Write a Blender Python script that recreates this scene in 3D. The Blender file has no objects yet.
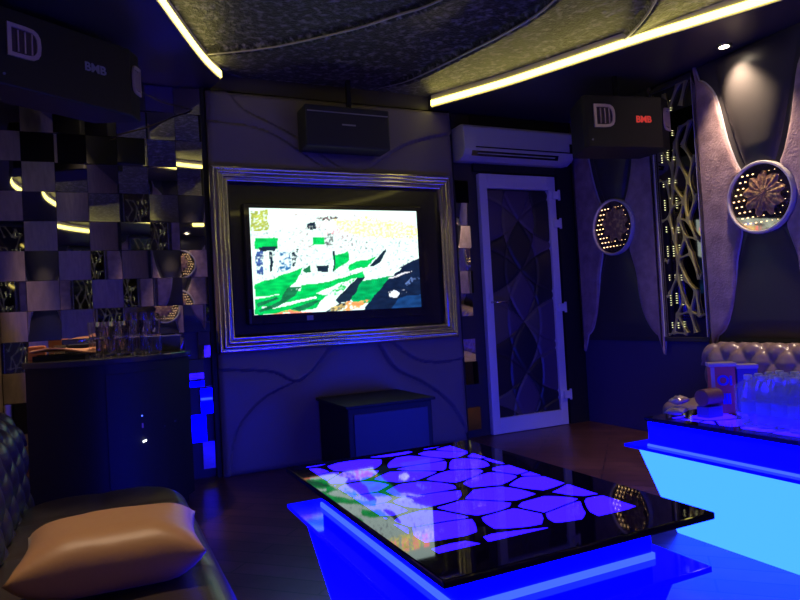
import bpy, bmesh, math, random
from mathutils import Vector, Matrix, noise
random.seed(7)
PI = math.pi
COL = bpy.context.scene.collection

# ------------------------------------------------------------------ materials
def srgb(r, g, b):
    f = lambda c: c / 12.92 if c <= .04045 else ((c + .055) / 1.055) ** 2.4
    return (f(r / 255), f(g / 255), f(b / 255), 1)

def P(name, col, rough=.5, metal=0, coat=0, em=None, es=0, sheen=0, ior=1.5, trans=0, bump=None, var=None, alpha=1, coat_rough=.05):
    m = bpy.data.materials.new(name); m.use_nodes = True
    n = m.node_tree.nodes; l = m.node_tree.links; b = n['Principled BSDF']
    I = b.inputs
    I['Base Color'].default_value = (*col[:3], 1); I['Roughness'].default_value = rough
    I['Metallic'].default_value = metal; I['Coat Weight'].default_value = coat
    I['Coat Roughness'].default_value = coat_rough
    I['IOR'].default_value = ior; I['Transmission Weight'].default_value = trans
    I['Sheen Weight'].default_value = sheen; I['Alpha'].default_value = alpha
    if em: I['Emission Color'].default_value = (*em[:3], 1); I['Emission Strength'].default_value = es
    tc = n.new('ShaderNodeTexCoord')
    if bump:
        sc, st, dist = bump
        t = n.new('ShaderNodeTexNoise'); t.inputs['Scale'].default_value = sc; t.inputs['Detail'].default_value = 5
        bp = n.new('ShaderNodeBump'); bp.inputs['Strength'].default_value = st; bp.inputs['Distance'].default_value = dist
        l.new(tc.outputs['Object'], t.inputs['Vector']); l.new(t.outputs['Fac'], bp.inputs['Height']); l.new(bp.outputs['Normal'], b.inputs['Normal'])
    if var:
        sc, c2, lo, hi = var
        t = n.new('ShaderNodeTexNoise'); t.inputs['Scale'].default_value = sc; t.inputs['Detail'].default_value = 6
        r = n.new('ShaderNodeValToRGB'); r.color_ramp.elements[0].position = lo; r.color_ramp.elements[1].position = hi
        r.color_ramp.elements[0].color = (*col[:3], 1); r.color_ramp.elements[1].color = (*c2[:3], 1)
        l.new(tc.outputs['Object'], t.inputs['Vector']); l.new(t.outputs['Fac'], r.inputs['Fac']); l.new(r.outputs['Color'], b.inputs['Base Color'])
    return m

def emit(name, col, s):
    m = P(name, (0.02, .02, .02), .6, em=col, es=s); return m

M = {}
M['black'] = P('black_gloss', (.012, .012, .014), .25, coat=.3)
M['matte'] = P('black_matte', (.012, .012, .014), .6)
M['blackwall'] = P('black_wall', (.04, .035, .045), .45)
M['leather'] = P('dark_leather', (.05, .045, .047), .42, bump=(260, .25, .002))
M['soffit'] = P('soffit_vinyl', (.06, .052, .055), .36, bump=(200, .2, .002))
M['velvet'] = P('crushed_velvet', (.014, .013, .018), .42, sheen=.1, bump=(60, 1, .012), var=(24, (.30, .27, .34), .50, .74))
M['padvelvet'] = P('purple_velvet', (.27, .17, .19), .38, sheen=.3, bump=(70, .6, .008), var=(12, (.46, .31, .33), .35, .7))
M['panelfab'] = P('tv_wall_vinyl', (.20, .17, .18), .42, bump=(150, .25, .003))
M['piping'] = P('grey_piping', (.52, .49, .55), .32)
M['chrome'] = P('ribbed_chrome', (.74, .71, .68), .14, metal=1)
M['mirror'] = P('mirror', (.72, .72, .72), .02, metal=1)
M['darkmirror'] = P('dark_mirror', (.20, .18, .17), .03, metal=1)
M['discmirror'] = P('brown_glare_mirror', (.30, .22, .17), .03, metal=.9, var=(14, (.42, .36, .30), .4, .65))  # brown base and patches paint blurred reflections into the mirror
M['glare'] = P('brown_glare', (.36, .19, .12), .4, metal=.3, bump=(80, .8, .006), var=(30, (.85, .58, .22), .5, .68))  # brown and gold colour stands in for glare mirrored in the disc
M['lattice'] = P('olive_gold_lattice', (.50, .46, .16), .35, metal=.2)
M['gold_led'] = emit('gold_led', (1, .60, .27), 4)
M['green_led'] = emit('pale_led', (.95, .9, .45), 1.8)
M['white_pvc'] = P('white_pvc', (.82, .78, .84), .35)
M['acwhite'] = P('ac_plastic', (.62, .62, .64), .3)
M['doorA'] = None
M['cove'] = emit('cove_led', (1, .85, .20), 4.8)
M['fascia'] = P('fascia_cream', (.75, .68, .45), .5)
M['down'] = emit('downlight_glow', (1, .82, .6), 35)
M['trim'] = P('downlight_trim', (.5, .48, .45), .3, metal=1)
M['blue'] = emit('blue_acrylic_lit', (.0, .0, 1), 13)
M['bluestrip'] = emit('cyan_led_strip', (.009, .022, 1), 7)
M['cyan'] = emit('cyan_acrylic_lit', (.0052, .032, 1), 16)
M['shelfacr'] = P('shelf_acrylic', (.02, .02, .10), .06, ior=1.6, em=(.0, .0, 1), es=1.6)
M['speaker'] = P('speaker_cabinet', (.012, .011, .011), .55, bump=(300, .4, .001))
M['port'] = P('port_trim', (.72, .56, .50), .35, metal=.4)
M['portin'] = P('port_inside', (.08, .05, .04), .6)
M['logo_grey'] = P('logo_grey', (.35, .35, .36), .4)
M['logo_red'] = P('logo_red', (.75, .03, .03), .4, em=(1, .08, .06), es=.35)
M['sofa'] = P('brown_leather', (.060, .042, .036), .33, coat=.2, coat_rough=.25, bump=(180, .25, .002))
M['sofa2'] = P('taupe_leather', (.23, .16, .17), .32, coat=.3, coat_rough=.2, bump=(180, .2, .002))
M['sofabase'] = P('sofa_plinth', (.02, .018, .018), .5)
M['satin'] = P('bronze_satin', (.60, .31, .13), .42, sheen=.2, bump=(12, .25, .01))
M['cab'] = P('cabinet_lacquer', (.009, .009, .011), .6)
M['cabtop'] = P('cabinet_top', (.04, .04, .042), .2, coat=.5)
M['doorglass'] = P('smoked_door_glass', (.008, .008, .012), .62)
M['glass'] = P('tumbler_glass', (.98, .96, .94), .02, ior=1.45, trans=1)
M['orange'] = P('orange_cloth', (.85, .28, .12), .7)
M['peach'] = P('peach_cloth', (.9, .42, .22), .65)
M['greybox'] = P('grey_device', (.06, .06, .08), .4)
M['whiteled'] = emit('white_led', (.9, .95, 1), 6)
M['blueled'] = emit('blue_led', (.05, .1, 1), 5)
M['bottle'] = P('clear_pet', (.75, .82, 1), .12, ior=1.33, trans=.85)
M['cap'] = P('bottle_cap', (.75, .8, .9), .4)
M['wrap'] = P('shrink_wrap', (.8, .85, .95), .18, alpha=.28, bump=(35, 1.0, .02))
M['blabel'] = P('bottle_label', (.25, .35, .8), .4)
M['carton'] = P('carton_red', (.75, .15, .13), .5)
M['carton2'] = P('carton_blue', (.10, .08, .35), .45)
M['cartonedge'] = P('carton_edge', (.60, .50, .50), .5)
M['cartonink'] = P('carton_ink_blue', (.04, .06, .7), .5)
M['foil'] = P('foil_packet', (.85, .68, .62), .28, metal=.6, bump=(40, .8, .01))
M['foil2'] = P('foil_packet_grey', (.6, .5, .5), .4, metal=.2, bump=(40, .8, .01))
M['cuplid'] = P('brown_packet', (.30, .12, .08), .4)
M['cable'] = P('cable', (.10, .08, .05), .5)

def floor_mat():
    m = P('dark_plank_floor', (.07, .035, .035), .33)
    n = m.node_tree.nodes; l = m.node_tree.links; b = n['Principled BSDF']
    tc = n.new('ShaderNodeTexCoord'); mp = n.new('ShaderNodeMapping'); mp.inputs['Rotation'].default_value = (0, 0, PI / 4)
    br = n.new('ShaderNodeTexBrick'); br.inputs['Scale'].default_value = 1
    br.inputs['Brick Width'].default_value = .9; br.inputs['Row Height'].default_value = .11; br.inputs['Mortar Size'].default_value = .004
    br.inputs['Color1'].default_value = (.12, .045, .042, 1); br.inputs['Color2'].default_value = (.19, .075, .07, 1); br.inputs['Mortar'].default_value = (.02, .012, .01, 1)
    no = n.new('ShaderNodeTexNoise'); no.inputs['Scale'].default_value = 9; no.inputs['Detail'].default_value = 8
    mx = n.new('ShaderNodeMix'); mx.data_type = 'RGBA'; mx.blend_type = 'MULTIPLY'; mx.inputs[0].default_value = .7
    l.new(tc.outputs['Object'], mp.inputs['Vector']); l.new(mp.outputs[0], br.inputs['Vector']); l.new(mp.outputs[0], no.inputs['Vector'])
    l.new(br.outputs['Color'], mx.inputs[6]); l.new(no.outputs['Fac'], mx.inputs[7]); l.new(mx.outputs[2], b.inputs['Base Color'])
    return m
M['floor'] = floor_mat()

def pebble_glass(name, x0, x1, y0, y1):
    """dark glass with an internally lit pebble pattern inside a black border"""
    m = P(name, (.008, .004, .07), .03, ior=1.62)  # navy base paints in the blue surroundings the glass mirrors
    n = m.node_tree.nodes; l = m.node_tree.links; b = n['Principled BSDF']
    tc = n.new('ShaderNodeTexCoord')
    mp = n.new('ShaderNodeMapping'); mp.inputs['Scale'].default_value = (6.3, 8.6, 0); mp.inputs['Rotation'].default_value = (0, 0, .25)
    no = n.new('ShaderNodeTexNoise'); no.inputs['Scale'].default_value = 3.0
    mxv = n.new('ShaderNodeMix'); mxv.data_type = 'VECTOR'; mxv.inputs[0].default_value = .06
    l.new(tc.outputs['Object'], mxv.inputs[4]); l.new(tc.outputs['Object'], no.inputs['Vector']); l.new(no.outputs['Color'], mxv.inputs[5])
    l.new(mxv.outputs[1], mp.inputs['Vector'])
    v1 = n.new('ShaderNodeTexVoronoi'); v1.feature = 'DISTANCE_TO_EDGE'; v1.voronoi_dimensions = '2D'; v1.inputs['Scale'].default_value = 1; v1.inputs['Randomness'].default_value = .85
    va = n.new('ShaderNodeTexVoronoi'); va.feature = 'SMOOTH_F1'; va.voronoi_dimensions = '2D'; va.inputs['Scale'].default_value = 1; va.inputs['Randomness'].default_value = .85; va.inputs['Smoothness'].default_value = .02
    for v in (v1, va): l.new(mp.outputs[0], v.inputs['Vector'])
    def math_(op, a, bb, c=None):
        x = n.new('ShaderNodeMath'); x.operation = op
        for i, q in enumerate((a, bb, c)):
            if q is None: continue
            if isinstance(q, (int, float)): x.inputs[i].default_value = q
            else: l.new(q, x.inputs[i])
        return x.outputs[0]
    # pebble: away from the edge, corners rounded with the distance from the centre
    s = math_('MULTIPLY_ADD', math_('MAXIMUM', math_('SUBTRACT', va.outputs['Distance'], .46), 0), -.40, v1.outputs['Distance'])
    cell = math_('GREATER_THAN', s, .038)
    sp = n.new('ShaderNodeSeparateXYZ'); l.new(tc.outputs['Object'], sp.inputs[0])
    for out, lo, hi in ((sp.outputs[0], x0, x1), (sp.outputs[1], y0, y1)):
        cell = math_('MULTIPLY', cell, math_('GREATER_THAN', out, lo)); cell = math_('MULTIPLY', cell, math_('LESS_THAN', out, hi))
    b.inputs['Emission Color'].default_value = (.012, .0025, 1, 1)
    l.new(math_('MULTIPLY', cell, 5.5), b.inputs['Emission Strength'])
    return m

# ------------------------------------------------------------------ mesh helper
class MB:
    def __init__(s): s.v = []; s.f = []; s.mi = []
    def add(s, vs, fs, mi=0):
        o = len(s.v); s.v += [tuple(v) for v in vs]; s.f += [tuple(i + o for i in f) for f in fs]; s.mi += [mi] * len(fs); return s
    def box(s, x0, x1, y0, y1, z0, z1, mi=0):
        v = [(x, y, z) for z in (z0, z1) for y in (y0, y1) for x in (x0, x1)]
        return s.add(v, [(0, 2, 3, 1), (4, 5, 7, 6), (0, 1, 5, 4), (2, 6, 7, 3), (0, 4, 6, 2), (1, 3, 7, 5)], mi)
    def frustum(s, a, z0, b, z1, mi=0):
        v = [(a[0], a[2], z0), (a[1], a[2], z0), (a[1], a[3], z0), (a[0], a[3], z0), (b[0], b[2], z1), (b[1], b[2], z1), (b[1], b[3], z1), (b[0], b[3], z1)]
        return s.add(v, [(3, 2, 1, 0), (4, 5, 6, 7), (0, 1, 5, 4), (1, 2, 6, 5), (2, 3, 7, 6), (3, 0, 4, 7)], mi)
    def prism(s, poly, d0, d1, ax='y', mi=0):
        """poly in the plane normal to ax; extruded from d0 to d1"""
        n = len(poly)
        def q(p, d): return (p[0], d, p[1]) if ax == 'y' else ((p[0], p[1], d) if ax == 'z' else (d, p[0], p[1]))
        v = [q(p, d0) for p in poly] + [q(p, d1) for p in poly]
        return s.add(v, [tuple(range(n)), tuple(range(2 * n - 1, n - 1, -1))] + [(i, i + n, (i + 1) % n + n, (i + 1) % n) for i in range(n)], mi)
    def tube(s, pts, r, seg=8, closed=False, mi=0):
        pts = [Vector(p) for p in pts]; n = len(pts); rings = []
        up = None
        for i, p in enumerate(pts):
            a = pts[i - 1] if (i > 0 or closed) else p; b = pts[(i + 1) % n] if (i < n - 1 or closed) else p
            t = (b - a).normalized()
            if up is None: up = t.orthogonal().normalized()
            up = (up - t * up.dot(t)).normalized(); w = t.cross(up)
            rr = r[i] if isinstance(r, (list, tuple)) else r
            rings.append([p + (up * math.cos(2 * PI * k / seg) + w * math.sin(2 * PI * k / seg)) * rr for k in range(seg)])
        v = [x for R in rings for x in R]; f = []
        for i in range(n if closed else n - 1):
            j = (i + 1) % n
            f += [(i * seg + k, i * seg + (k + 1) % seg, j * seg + (k + 1) % seg, j * seg + k) for k in range(seg)]
        if not closed: f += [tuple(range(seg - 1, -1, -1)), tuple((n - 1) * seg + k for k in range(seg))]
        return s.add(v, f, mi)
    def lathe(s, prof, c=(0, 0, 0), seg=20, axis='z', mi=0, closed=False):
        v = []; f = []; n = len(prof)
        for r, h in prof:
            for k in range(seg):
                a = 2 * PI * k / seg; x, y = r * math.cos(a), r * math.sin(a)
                p = (x, y, h) if axis == 'z' else ((x, h, y) if axis == 'y' else (h, x, y))
                v.append((p[0] + c[0], p[1] + c[1], p[2] + c[2]))
        for i in range(n - 1 + closed):
            j = (i + 1) % n
            f += [(i * seg + k, i * seg + (k + 1) % seg, j * seg + (k + 1) % seg, j * seg + k) for k in range(seg)]
        if not closed: f += [tuple(range(seg - 1, -1, -1)), tuple((n - 1) * seg + k for k in range(seg))]
        return s.add(v, f, mi)
    def grid(s, fn, nu, nv, mi=0, wu=False):
        v = [fn(i / nu, j / nv) for j in range(nv + 1) for i in range(nu + 1)]
        w = nu + 1
        return s.add(v, [(j * w + i, j * w + i + 1, (j + 1) * w + i + 1, (j + 1) * w + i) for j in range(nv) for i in range(nu)], mi)
    def build(s, name, mat, parent=None, smooth=False, bevel=0, bseg=2, fix=True, solid=0):
        vs = s.v
        if parent is not None: o3 = Vector(parent['_base']) if '_base' in parent else Vector(parent.location); 
        else:
            xs = [v[0] for v in vs]; ys = [v[1] for v in vs]; zs = [v[2] for v in vs]
            o3 = Vector(((min(xs) + max(xs)) / 2, (min(ys) + max(ys)) / 2, min(zs)))
        me = bpy.data.meshes.new(name); me.from_pydata([tuple(Vector(v) - o3) for v in vs], [], s.f)
        for m in (mat if isinstance(mat, list) else [mat]): me.materials.append(m)
        for p, k in zip(me.polygons, s.mi): p.material_index = k
        if fix:
            bm = bmesh.new(); bm.from_mesh(me); bmesh.ops.recalc_face_normals(bm, faces=bm.faces); bm.to_mesh(me); bm.free()
        if smooth: me.shade_smooth() if smooth is True else me.set_sharp_from_angle(angle=smooth)
        o = bpy.data.objects.new(name, me); COL.objects.link(o)
        if parent is not None:
            o.parent = parent
            # a sub-part hangs under a part whose own origin is at the thing's base
            o['_base'] = tuple(o3)
        else: o.location = o3
        if bevel:
            b = o.modifiers.new('bevel', 'BEVEL'); b.width = bevel; b.segments = bseg; b.limit_method = 'ANGLE'; b.angle_limit = .7
        if solid:
            b = o.modifiers.new('solid', 'SOLIDIFY'); b.thickness = solid; b.offset = 0
        return o

def tag(o, label=None, cat=None, group=None, kind=None):
    if label: o['label'] = label
    if cat: o['category'] = cat
    if group: o['group'] = group
    if kind: o['kind'] = kind
    return o
def thing(name, label, cat, loc, group=None):
    o = bpy.data.objects.new(name, None); COL.objects.link(o); o.location = loc; o.empty_display_size = .05
    return tag(o, label, cat, group)
def struct(name, mb, mat, label=None, cat='room', **k):
    o = mb.build(name, mat, **k); o['kind'] = 'structure'; o['label'] = label or name.replace('_', ' '); o['category'] = cat; return o
def kids(o): return [c for c in bpy.data.objects if c.parent == o]
def dup(o, loc=None, rz=None, label=None, group=None, parent=None):
    c = o.copy(); COL.objects.link(c)
    if parent: c.parent = parent
    if loc is not None: c.location = loc
    if rz is not None: c.rotation_euler = (0, 0, rz)
    if label: c['label'] = label
    if group: c['group'] = group
    for ch in kids(o): dup(ch, parent=c)
    return c

def text_mesh(body, size, depth, mat, name, parent, mtx, bold=0):
    cu = bpy.data.curves.new('t', 'FONT'); cu.body = body; cu.size = size; cu.extrude = depth; cu.align_x = 'CENTER'; cu.align_y = 'CENTER'; cu.offset = bold
    to = bpy.data.objects.new('t', cu); COL.objects.link(to)
    bpy.context.view_layer.update()
    me = bpy.data.meshes.new_from_object(to.evaluated_get(bpy.context.evaluated_depsgraph_get()))
    bpy.data.objects.remove(to); bpy.data.curves.remove(cu)
    me.transform(mtx); me.materials.clear(); me.materials.append(mat); me.name = name
    o = bpy.data.objects.new(name, me); COL.objects.link(o); o.parent = parent
    return o

# ------------------------------------------------------------------ room numbers
YB, YR, XL, XR, ZS, ZC = 4.45, -1.75, -.52, 3.80, 2.58, 2.69

struct('floor', MB().box(XL - .1, XR + .1, YR - .1, YB + .1, -.08, 0), M['floor'], 'dark reddish-brown plank floor of the room')
struct('wall_back', MB().box(XL - .1, XR + .1, YB, YB + .1, 0, 2.95), M['blackwall'], 'black wall behind the television and the door')
struct('wall_right', MB().box(XR, XR + .1, YR, YB, 0, 2.95), P('blue_glow_wall', (.07, .055, .16), .5), 'dark right wall behind the padded panels')  # navy tint paints the tables' blue light onto a dark wall
struct('wall_left', MB().box(XL - .1, XL, YR, YB, 0, 2.95), P('brown_suede', (.26, .18, .13), .6, bump=(60, .5, .005), var=(9, (.38, .27, .19), .35, .7)), 'dark left wall behind the sofa')
struct('wall_rear', MB().box(XL - .1, XR + .1, YR - .1, YR, 0, 2.95), M['blackwall'], 'dark rear wall behind the viewer')

# recess outline (wall side first, counter-clockwise)
right_pts = [(2.40, 4.42), (2.401, 4.363), (2.682, 3.848), (2.872, 3.416), (3.082, 2.915), (3.235, 2.606), (3.444, 2.151), (3.56, 1.7), (3.60, 1.2), (3.52, .7), (3.32, .2), (3.0, -.25), (2.6, -.6), (2.1, -.85), (1.64, -.93)]
left_pts = [(.70, 4.42), (.778, 4.228), (.613, 3.938), (.312, 3.267), (.10, 2.75), (-.10, 2.151), (-.24, 1.7), (-.30, 1.2), (-.24, .7), (-.04, .2), (.28, -.25), (.68, -.6), (1.18, -.85)]
def smooth_path(p, n=6):
    out = []
    for i in range(len(p) - 1):
        a = Vector(p[max(i - 1, 0)]); b = Vector(p[i]); c = Vector(p[i + 1]); d = Vector(p[min(i + 2, len(p) - 1)])
        for k in range(n):
            t = k / n
            out.append(.5 * ((2 * b) + (c - a) * t + (2 * a - 5 * b + 4 * c - d) * t * t + (-a + 3 * b - 3 * c + d) * t ** 3))
    out.append(Vector(p[-1])); return out
rp = [Vector(right_pts[0])] + smooth_path(right_pts[1:]); lp = [Vector((.74, 4.42))] + smooth_path(left_pts[1:])
inner = [tuple(p) for p in rp] + [tuple(p) for p in reversed(lp)]
inner.append((1.6, 4.42))
cx, cy = 1.6, 1.8
def to_rect(p):
    dx, dy = p[0] - cx, p[1] - cy
    t = 1e9
    if dx > 1e-6: t = min(t, (XR - cx) / dx)
    if dx < -1e-6: t = min(t, (XL - cx) / dx)
    if dy > 1e-6: t = min(t, (YB - cy) / dy)
    if dy < -1e-6: t = min(t, (YR - cy) / dy)
    return (cx + dx * t, cy + dy * t)
# insert points in the directions of the four room corners
def insert_corner(loop, c):
    best = None
    for i in range(len(loop)):
        a = Vector(loop[i]); b = Vector(loop[(i + 1) % len(loop)]); d = Vector(c) - Vector((cx, cy))
        e = b - a; den = d.x * e.y - d.y * e.x
        if abs(den) < 1e-9: continue
        w = a - Vector((cx, cy)); t = (w.x * e.y - w.y * e.x) / den; u = (w.x * d.y - w.y * d.x) / den
        if t > 0 and 0 <= u <= 1: best = (i, a + e * u)
    loop.insert(best[0] + 1, tuple(best[1])); return loop
for c in ((XR, YB), (XR, YR), (XL, YR), (XL, YB)): insert_corner(inner, c)
outer = [to_rect(p) for p in inner]; n = len(inner)
mb = MB()
mb.add([(x, y, ZS) for x, y in outer] + [(x, y, ZS) for x, y in inner] + [(x, y, ZC + .03) for x, y in inner] + [(x, y, ZC + .03) for x, y in outer],
       [(i, (i + 1) % n, (i + 1) % n + n, i + n) for i in range(n)] + [(i + n, (i + 1) % n + n, (i + 1) % n + 2 * n, i + 2 * n) for i in range(n)]
       + [(i + 2 * n, (i + 1) % n + 2 * n, (i + 1) % n + 3 * n, i + 3 * n) for i in range(n)])
struct('trim_1', mb, M['soffit'], 'dropped dark vinyl ceiling border around the lit recess', 'ceiling border', fix=False)
bpy.data.objects['trim_1'].data.flip_normals()

# velvet ceiling with swirling folds
folds = [([(.50, 4.25), (.634, 4.06), (1.034, 3.794), (1.388, 3.449), (1.585, 3.188), (1.716, 2.964), (1.83, 2.4), (1.8, 1.9)], 1, .055),
         ([(1.95, 4.35), (2.071, 4.03), (2.186, 3.558), (2.265, 3.164), (2.289, 2.77), (2.15, 2.2), (1.85, 1.85)], 1, .07),
         ([(3.16, 3.55), (3.126, 3.406), (3.037, 2.987), (2.847, 2.581), (2.5, 2.15), (2.0, 1.85)], 1, .075),
         ([(3.7, 1.6), (3.2, 1.75), (2.6, 1.75), (2.1, 1.6)], 1, .06), ([(3.1, -.2), (2.7, .4), (2.3, 1.0), (1.95, 1.45)], 1, .06),
         ([(1.6, -.9), (1.75, -.1), (1.8, .8), (1.7, 1.4)], 1, .06), ([(-.1, .3), (.5, .7), (1.1, 1.2), (1.5, 1.5)], 1, .06),
         ([(-.3, 2.2), (.3, 2.3), (1.0, 2.1), (1.5, 1.75)], 1, .06)]
def fold_h(x, y):
    h = 0
    for pts, side, amp in folds:
        if not (min(p[0] for p in pts) - 1 < x < max(p[0] for p in pts) + 1 and min(p[1] for p in pts) - 1 < y < max(p[1] for p in pts) + 1): continue
        best = 1e9; sg = 1; tt = 0
        for i in range(len(pts) - 1):
            ax, ay = pts[i]; bx, by = pts[i + 1]; ex, ey = bx - ax, by - ay
            L2 = ex * ex + ey * ey; t = max(0, min(1, ((x - ax) * ex + (y - ay) * ey) / L2))
            px, py = ax + ex * t, ay + ey * t; d = math.hypot(x - px, y - py)
            if d < best: best = d; sg = 1 if ex * (y - ay) - ey * (x - ax) > 0 else -1; tt = (i + t) / (len(pts) - 1)
        fade = min(1, min(tt, 1 - tt) * 7)
        d = best * sg * side
        if d > 0: h += .8 * amp * fade * math.exp(-d / .26) * min(1, d / .018)
    return h
fold_s = [([tuple(q) for q in smooth_path(p, 4)], s, a) for p, s, a in folds]; folds = fold_s
def ceil_pt(u, v):
    y = YR + v / .3 * (1.9 - YR) if v < .3 else 1.9 + (v - .3) / .7 * (YB - 1.9)
    x = XL + u * (XR - XL); return (x, y, ZC - fold_h(x, y))
mb = MB(); mb.grid(ceil_pt, 230, 200)
o = struct('ceiling', mb, M['velvet'], 'dark crushed-velvet ceiling with swirling padded folds', 'ceiling', smooth=True, fix=False); o.data.flip_normals()
struct('trim_2', MB().box(XL - .1, XR + .1, YR - .1, YB + .1, 2.95, 3.0), M['matte'], 'slab closing the room above the velvet ceiling', 'ceiling')

M['highlight'] = P('fold_highlight', (.42, .38, .44), .35, metal=.3)  # pale tubes added to paint in the lit edges of the folds
for k, (pts, sd, am) in enumerate(folds[:3]):
    q = [(x, y, ZC - max(fold_h(x, y), fold_h(x + .02, y - .02), fold_h(x - .02, y), fold_h(x, y + .02)) * .9 - .002) for x, y in pts]
    nq = len(q); struct('trim_%d' % (4 + k), MB().tube(q, [.0015 + .006 * math.sin(PI * i / (nq - 1)) for i in range(nq)], 8), M['highlight'], 'painted-in pale bead along the velvet ceiling fold %s' % ('nearest the left cove light', 'crossing the middle', 'nearest the right cove light')[k], 'trim', smooth=True)

# cove light strips and pale fascia on the inner edge of the border
def ribbon(pts, off, z0, z1, th):
    mb = MB(); L = len(pts); A = []; B = []
    for i, p in enumerate(pts):
        t = (Vector(pts[min(i + 1, L - 1)]) - Vector(pts[max(i - 1, 0)])).normalized(); nn = Vector((-t.y, t.x))
        if nn.dot(Vector((1.65, 1.7)) - Vector(p)) < 0: nn = -nn
        A.append(Vector(p) + nn * off); B.append(Vector(p) + nn * (off + th))
    v = []
    for a, b in zip(A, B): v += [(a.x, a.y, z0), (b.x, b.y, z0), (b.x, b.y, z1), (a.x, a.y, z1)]
    f = [(0, 1, 2, 3), tuple(4 * (L - 1) + k for k in (3, 2, 1, 0))]
    for i in range(L - 1):
        for k in range(4): f.append((4 * i + k, 4 * i + (k + 1) % 4, 4 * i + 4 + (k + 1) % 4, 4 * i + 4 + k))
    return mb.add(v, f)
rr = [tuple(p) for p in rp[1:]]; ll = [tuple(p) for p in lp[1:]]
for nm, pts, lab in (('right', rr, 'long glowing yellow cove light along the right ceiling edge'), ('left', ll, 'glowing yellow cove light curving along the left ceiling edge')):
    t = thing('cove_light', lab, 'cove light', (pts[10][0], pts[10][1], ZS))
    ribbon(pts, .0015, ZS + .002, ZC - .01, .004).build('fascia', M['fascia'], t)
    ribbon(pts, .0065, ZS + .014, ZS + .056, .008).build('light_strip', M['cove'], t)

# ------------------------------------------------------------------ downlights
def downlight(x, y, label, power, aim=(0, 0, -1), size=1.1, group='downlights in the ceiling border'):
    t = thing('downlight', label, 'downlight', (x, y, ZS - .012), group)
    MB().lathe([(.030, .012), (.030, .0), (.045, -.002), (.048, .004), (.048, .0115)], (x, y, ZS - .012), 24, closed=True).build('trim_ring', M['trim'], t, smooth=.6)
    MB().lathe([(.0295, .011), (.0295, .008)], (x, y, ZS - .012), 20).build('bulb', M['down'], t)
    ld = bpy.data.lights.new('downlight_beam', 'SPOT'); ld.energy = power; ld.color = (1, .74, .50); ld.spot_size = size; ld.spot_blend = .9; ld.shadow_soft_size = .03
    lo = bpy.data.objects.new('downlight_beam', ld); COL.objects.link(lo); lo.parent = t; lo.location = (0, 0, -.012)
    lo.rotation_euler = Vector(aim).to_track_quat('-Z', 'Y').to_euler()
    return t
downlight(3.63, 2.76, 'lit warm downlight above the near padded wall panel', 95, (.10, -.04, -1), 1.5)
downlight(.06, 4.13, 'warm downlight behind the left loudspeaker, above the black cabinet', 75, (-.14, -.14, -1), .9)
DL = 'added warm fill downlight outside the view'  # lamps added out of view to fill the room with warm light
downlight(3.62, 1.80, DL, 45, (-.25, .12, -1)); downlight(3.66, -.9, DL, 40)
downlight(-.08, 1.95, 'warm downlight over the brown sofa cushion on the left', 62, (.06, -.08, -1), .7)
downlight(.4, -1.45, DL, 45); downlight(1.65, -1.45, DL, 45); downlight(2.9, -1.45, DL, 45)

# ------------------------------------------------------------------ TV wall
def sdist(px, pz, pts):
    best = 1e9; sg = 1
    for i in range(len(pts) - 1):
        ax, az = pts[i]; bx, bz = pts[i + 1]; ex, ez = bx - ax, bz - az
        t = max(0, min(1, ((px - ax) * ex + (pz - az) * ez) / (ex * ex + ez * ez)))
        d = math.hypot(px - ax - ex * t, pz - az - ez * t)
        if d < best: best = d; sg = 1 if ex * (pz - az) - ez * (px - ax) > 0 else -1
    return best * sg
def sm(p, n=6): return [tuple(q) for q in smooth_path(p, n)]
tvw = thing('television_wall_panel', 'tall padded grey vinyl wall panel framing the television', 'wall panel', (1.65, 4.38, 0))
swo = [(sm([(.84, 2.58), (.95, 2.45), (1.15, 2.36), (1.35, 2.26), (1.62, 2.08)]), -1), (sm([(.72, 2.35), (1.0, 2.33), (1.2, 2.26), (1.45, 2.10)]), -1),
       (sm([(2.61, 2.40), (2.35, 2.34), (2.1, 2.25), (1.85, 2.09)]), -1),
       (sm([(.72, .70), (1.05, .66), (1.25, .58), (1.45, .78)]), 1), (sm([(.75, .02), (.80, .28), (.98, .48), (1.3, .62), (1.5, .80)]), 1),
       (sm([(1.85, .79), (1.98, .60), (2.2, .48), (2.42, .30), (2.56, .05)]), 1), (sm([(1.98, .78), (2.15, .66), (2.35, .62), (2.59, .64)]), 1)]
def tvh(x, z):
    h = 0
    for pts, s in swo:
        d = sdist(x, z, pts) * s
        if d > 0: h += .020 * math.exp(-d / .10) * min(1, d / .012)
        else: h -= .012 * math.exp(d / .03)
    e = min(x - .707, 2.56 - x, z, 2.56 - z); h -= .02 * max(0, 1 - e / .03) ** 2
    return h
def tvf(u, v):
    x, z = .707 + u * 1.853, .0 + v * 2.56
    if .83 < x < 2.38 and .93 < z < 1.92: return (x, 4.40, z)
    return (x, 4.365 - tvh(x, z) - .0, z)
mb = MB(); mb.grid(tvf, 150, 205); mb.box(.707, 2.56, 4.40, 4.449, 0, 2.56)
mb.build('padding', M['panelfab'], tvw, smooth=.7, fix=False)
M['_'] = None
b = MB(); b.box(.672, .703, 4.40, 4.449, 0, 2.579); b.box(2.564, 2.585, 4.40, 4.449, 0, 2.579); b.build('edge_strip', M['matte'], tvw)

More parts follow.
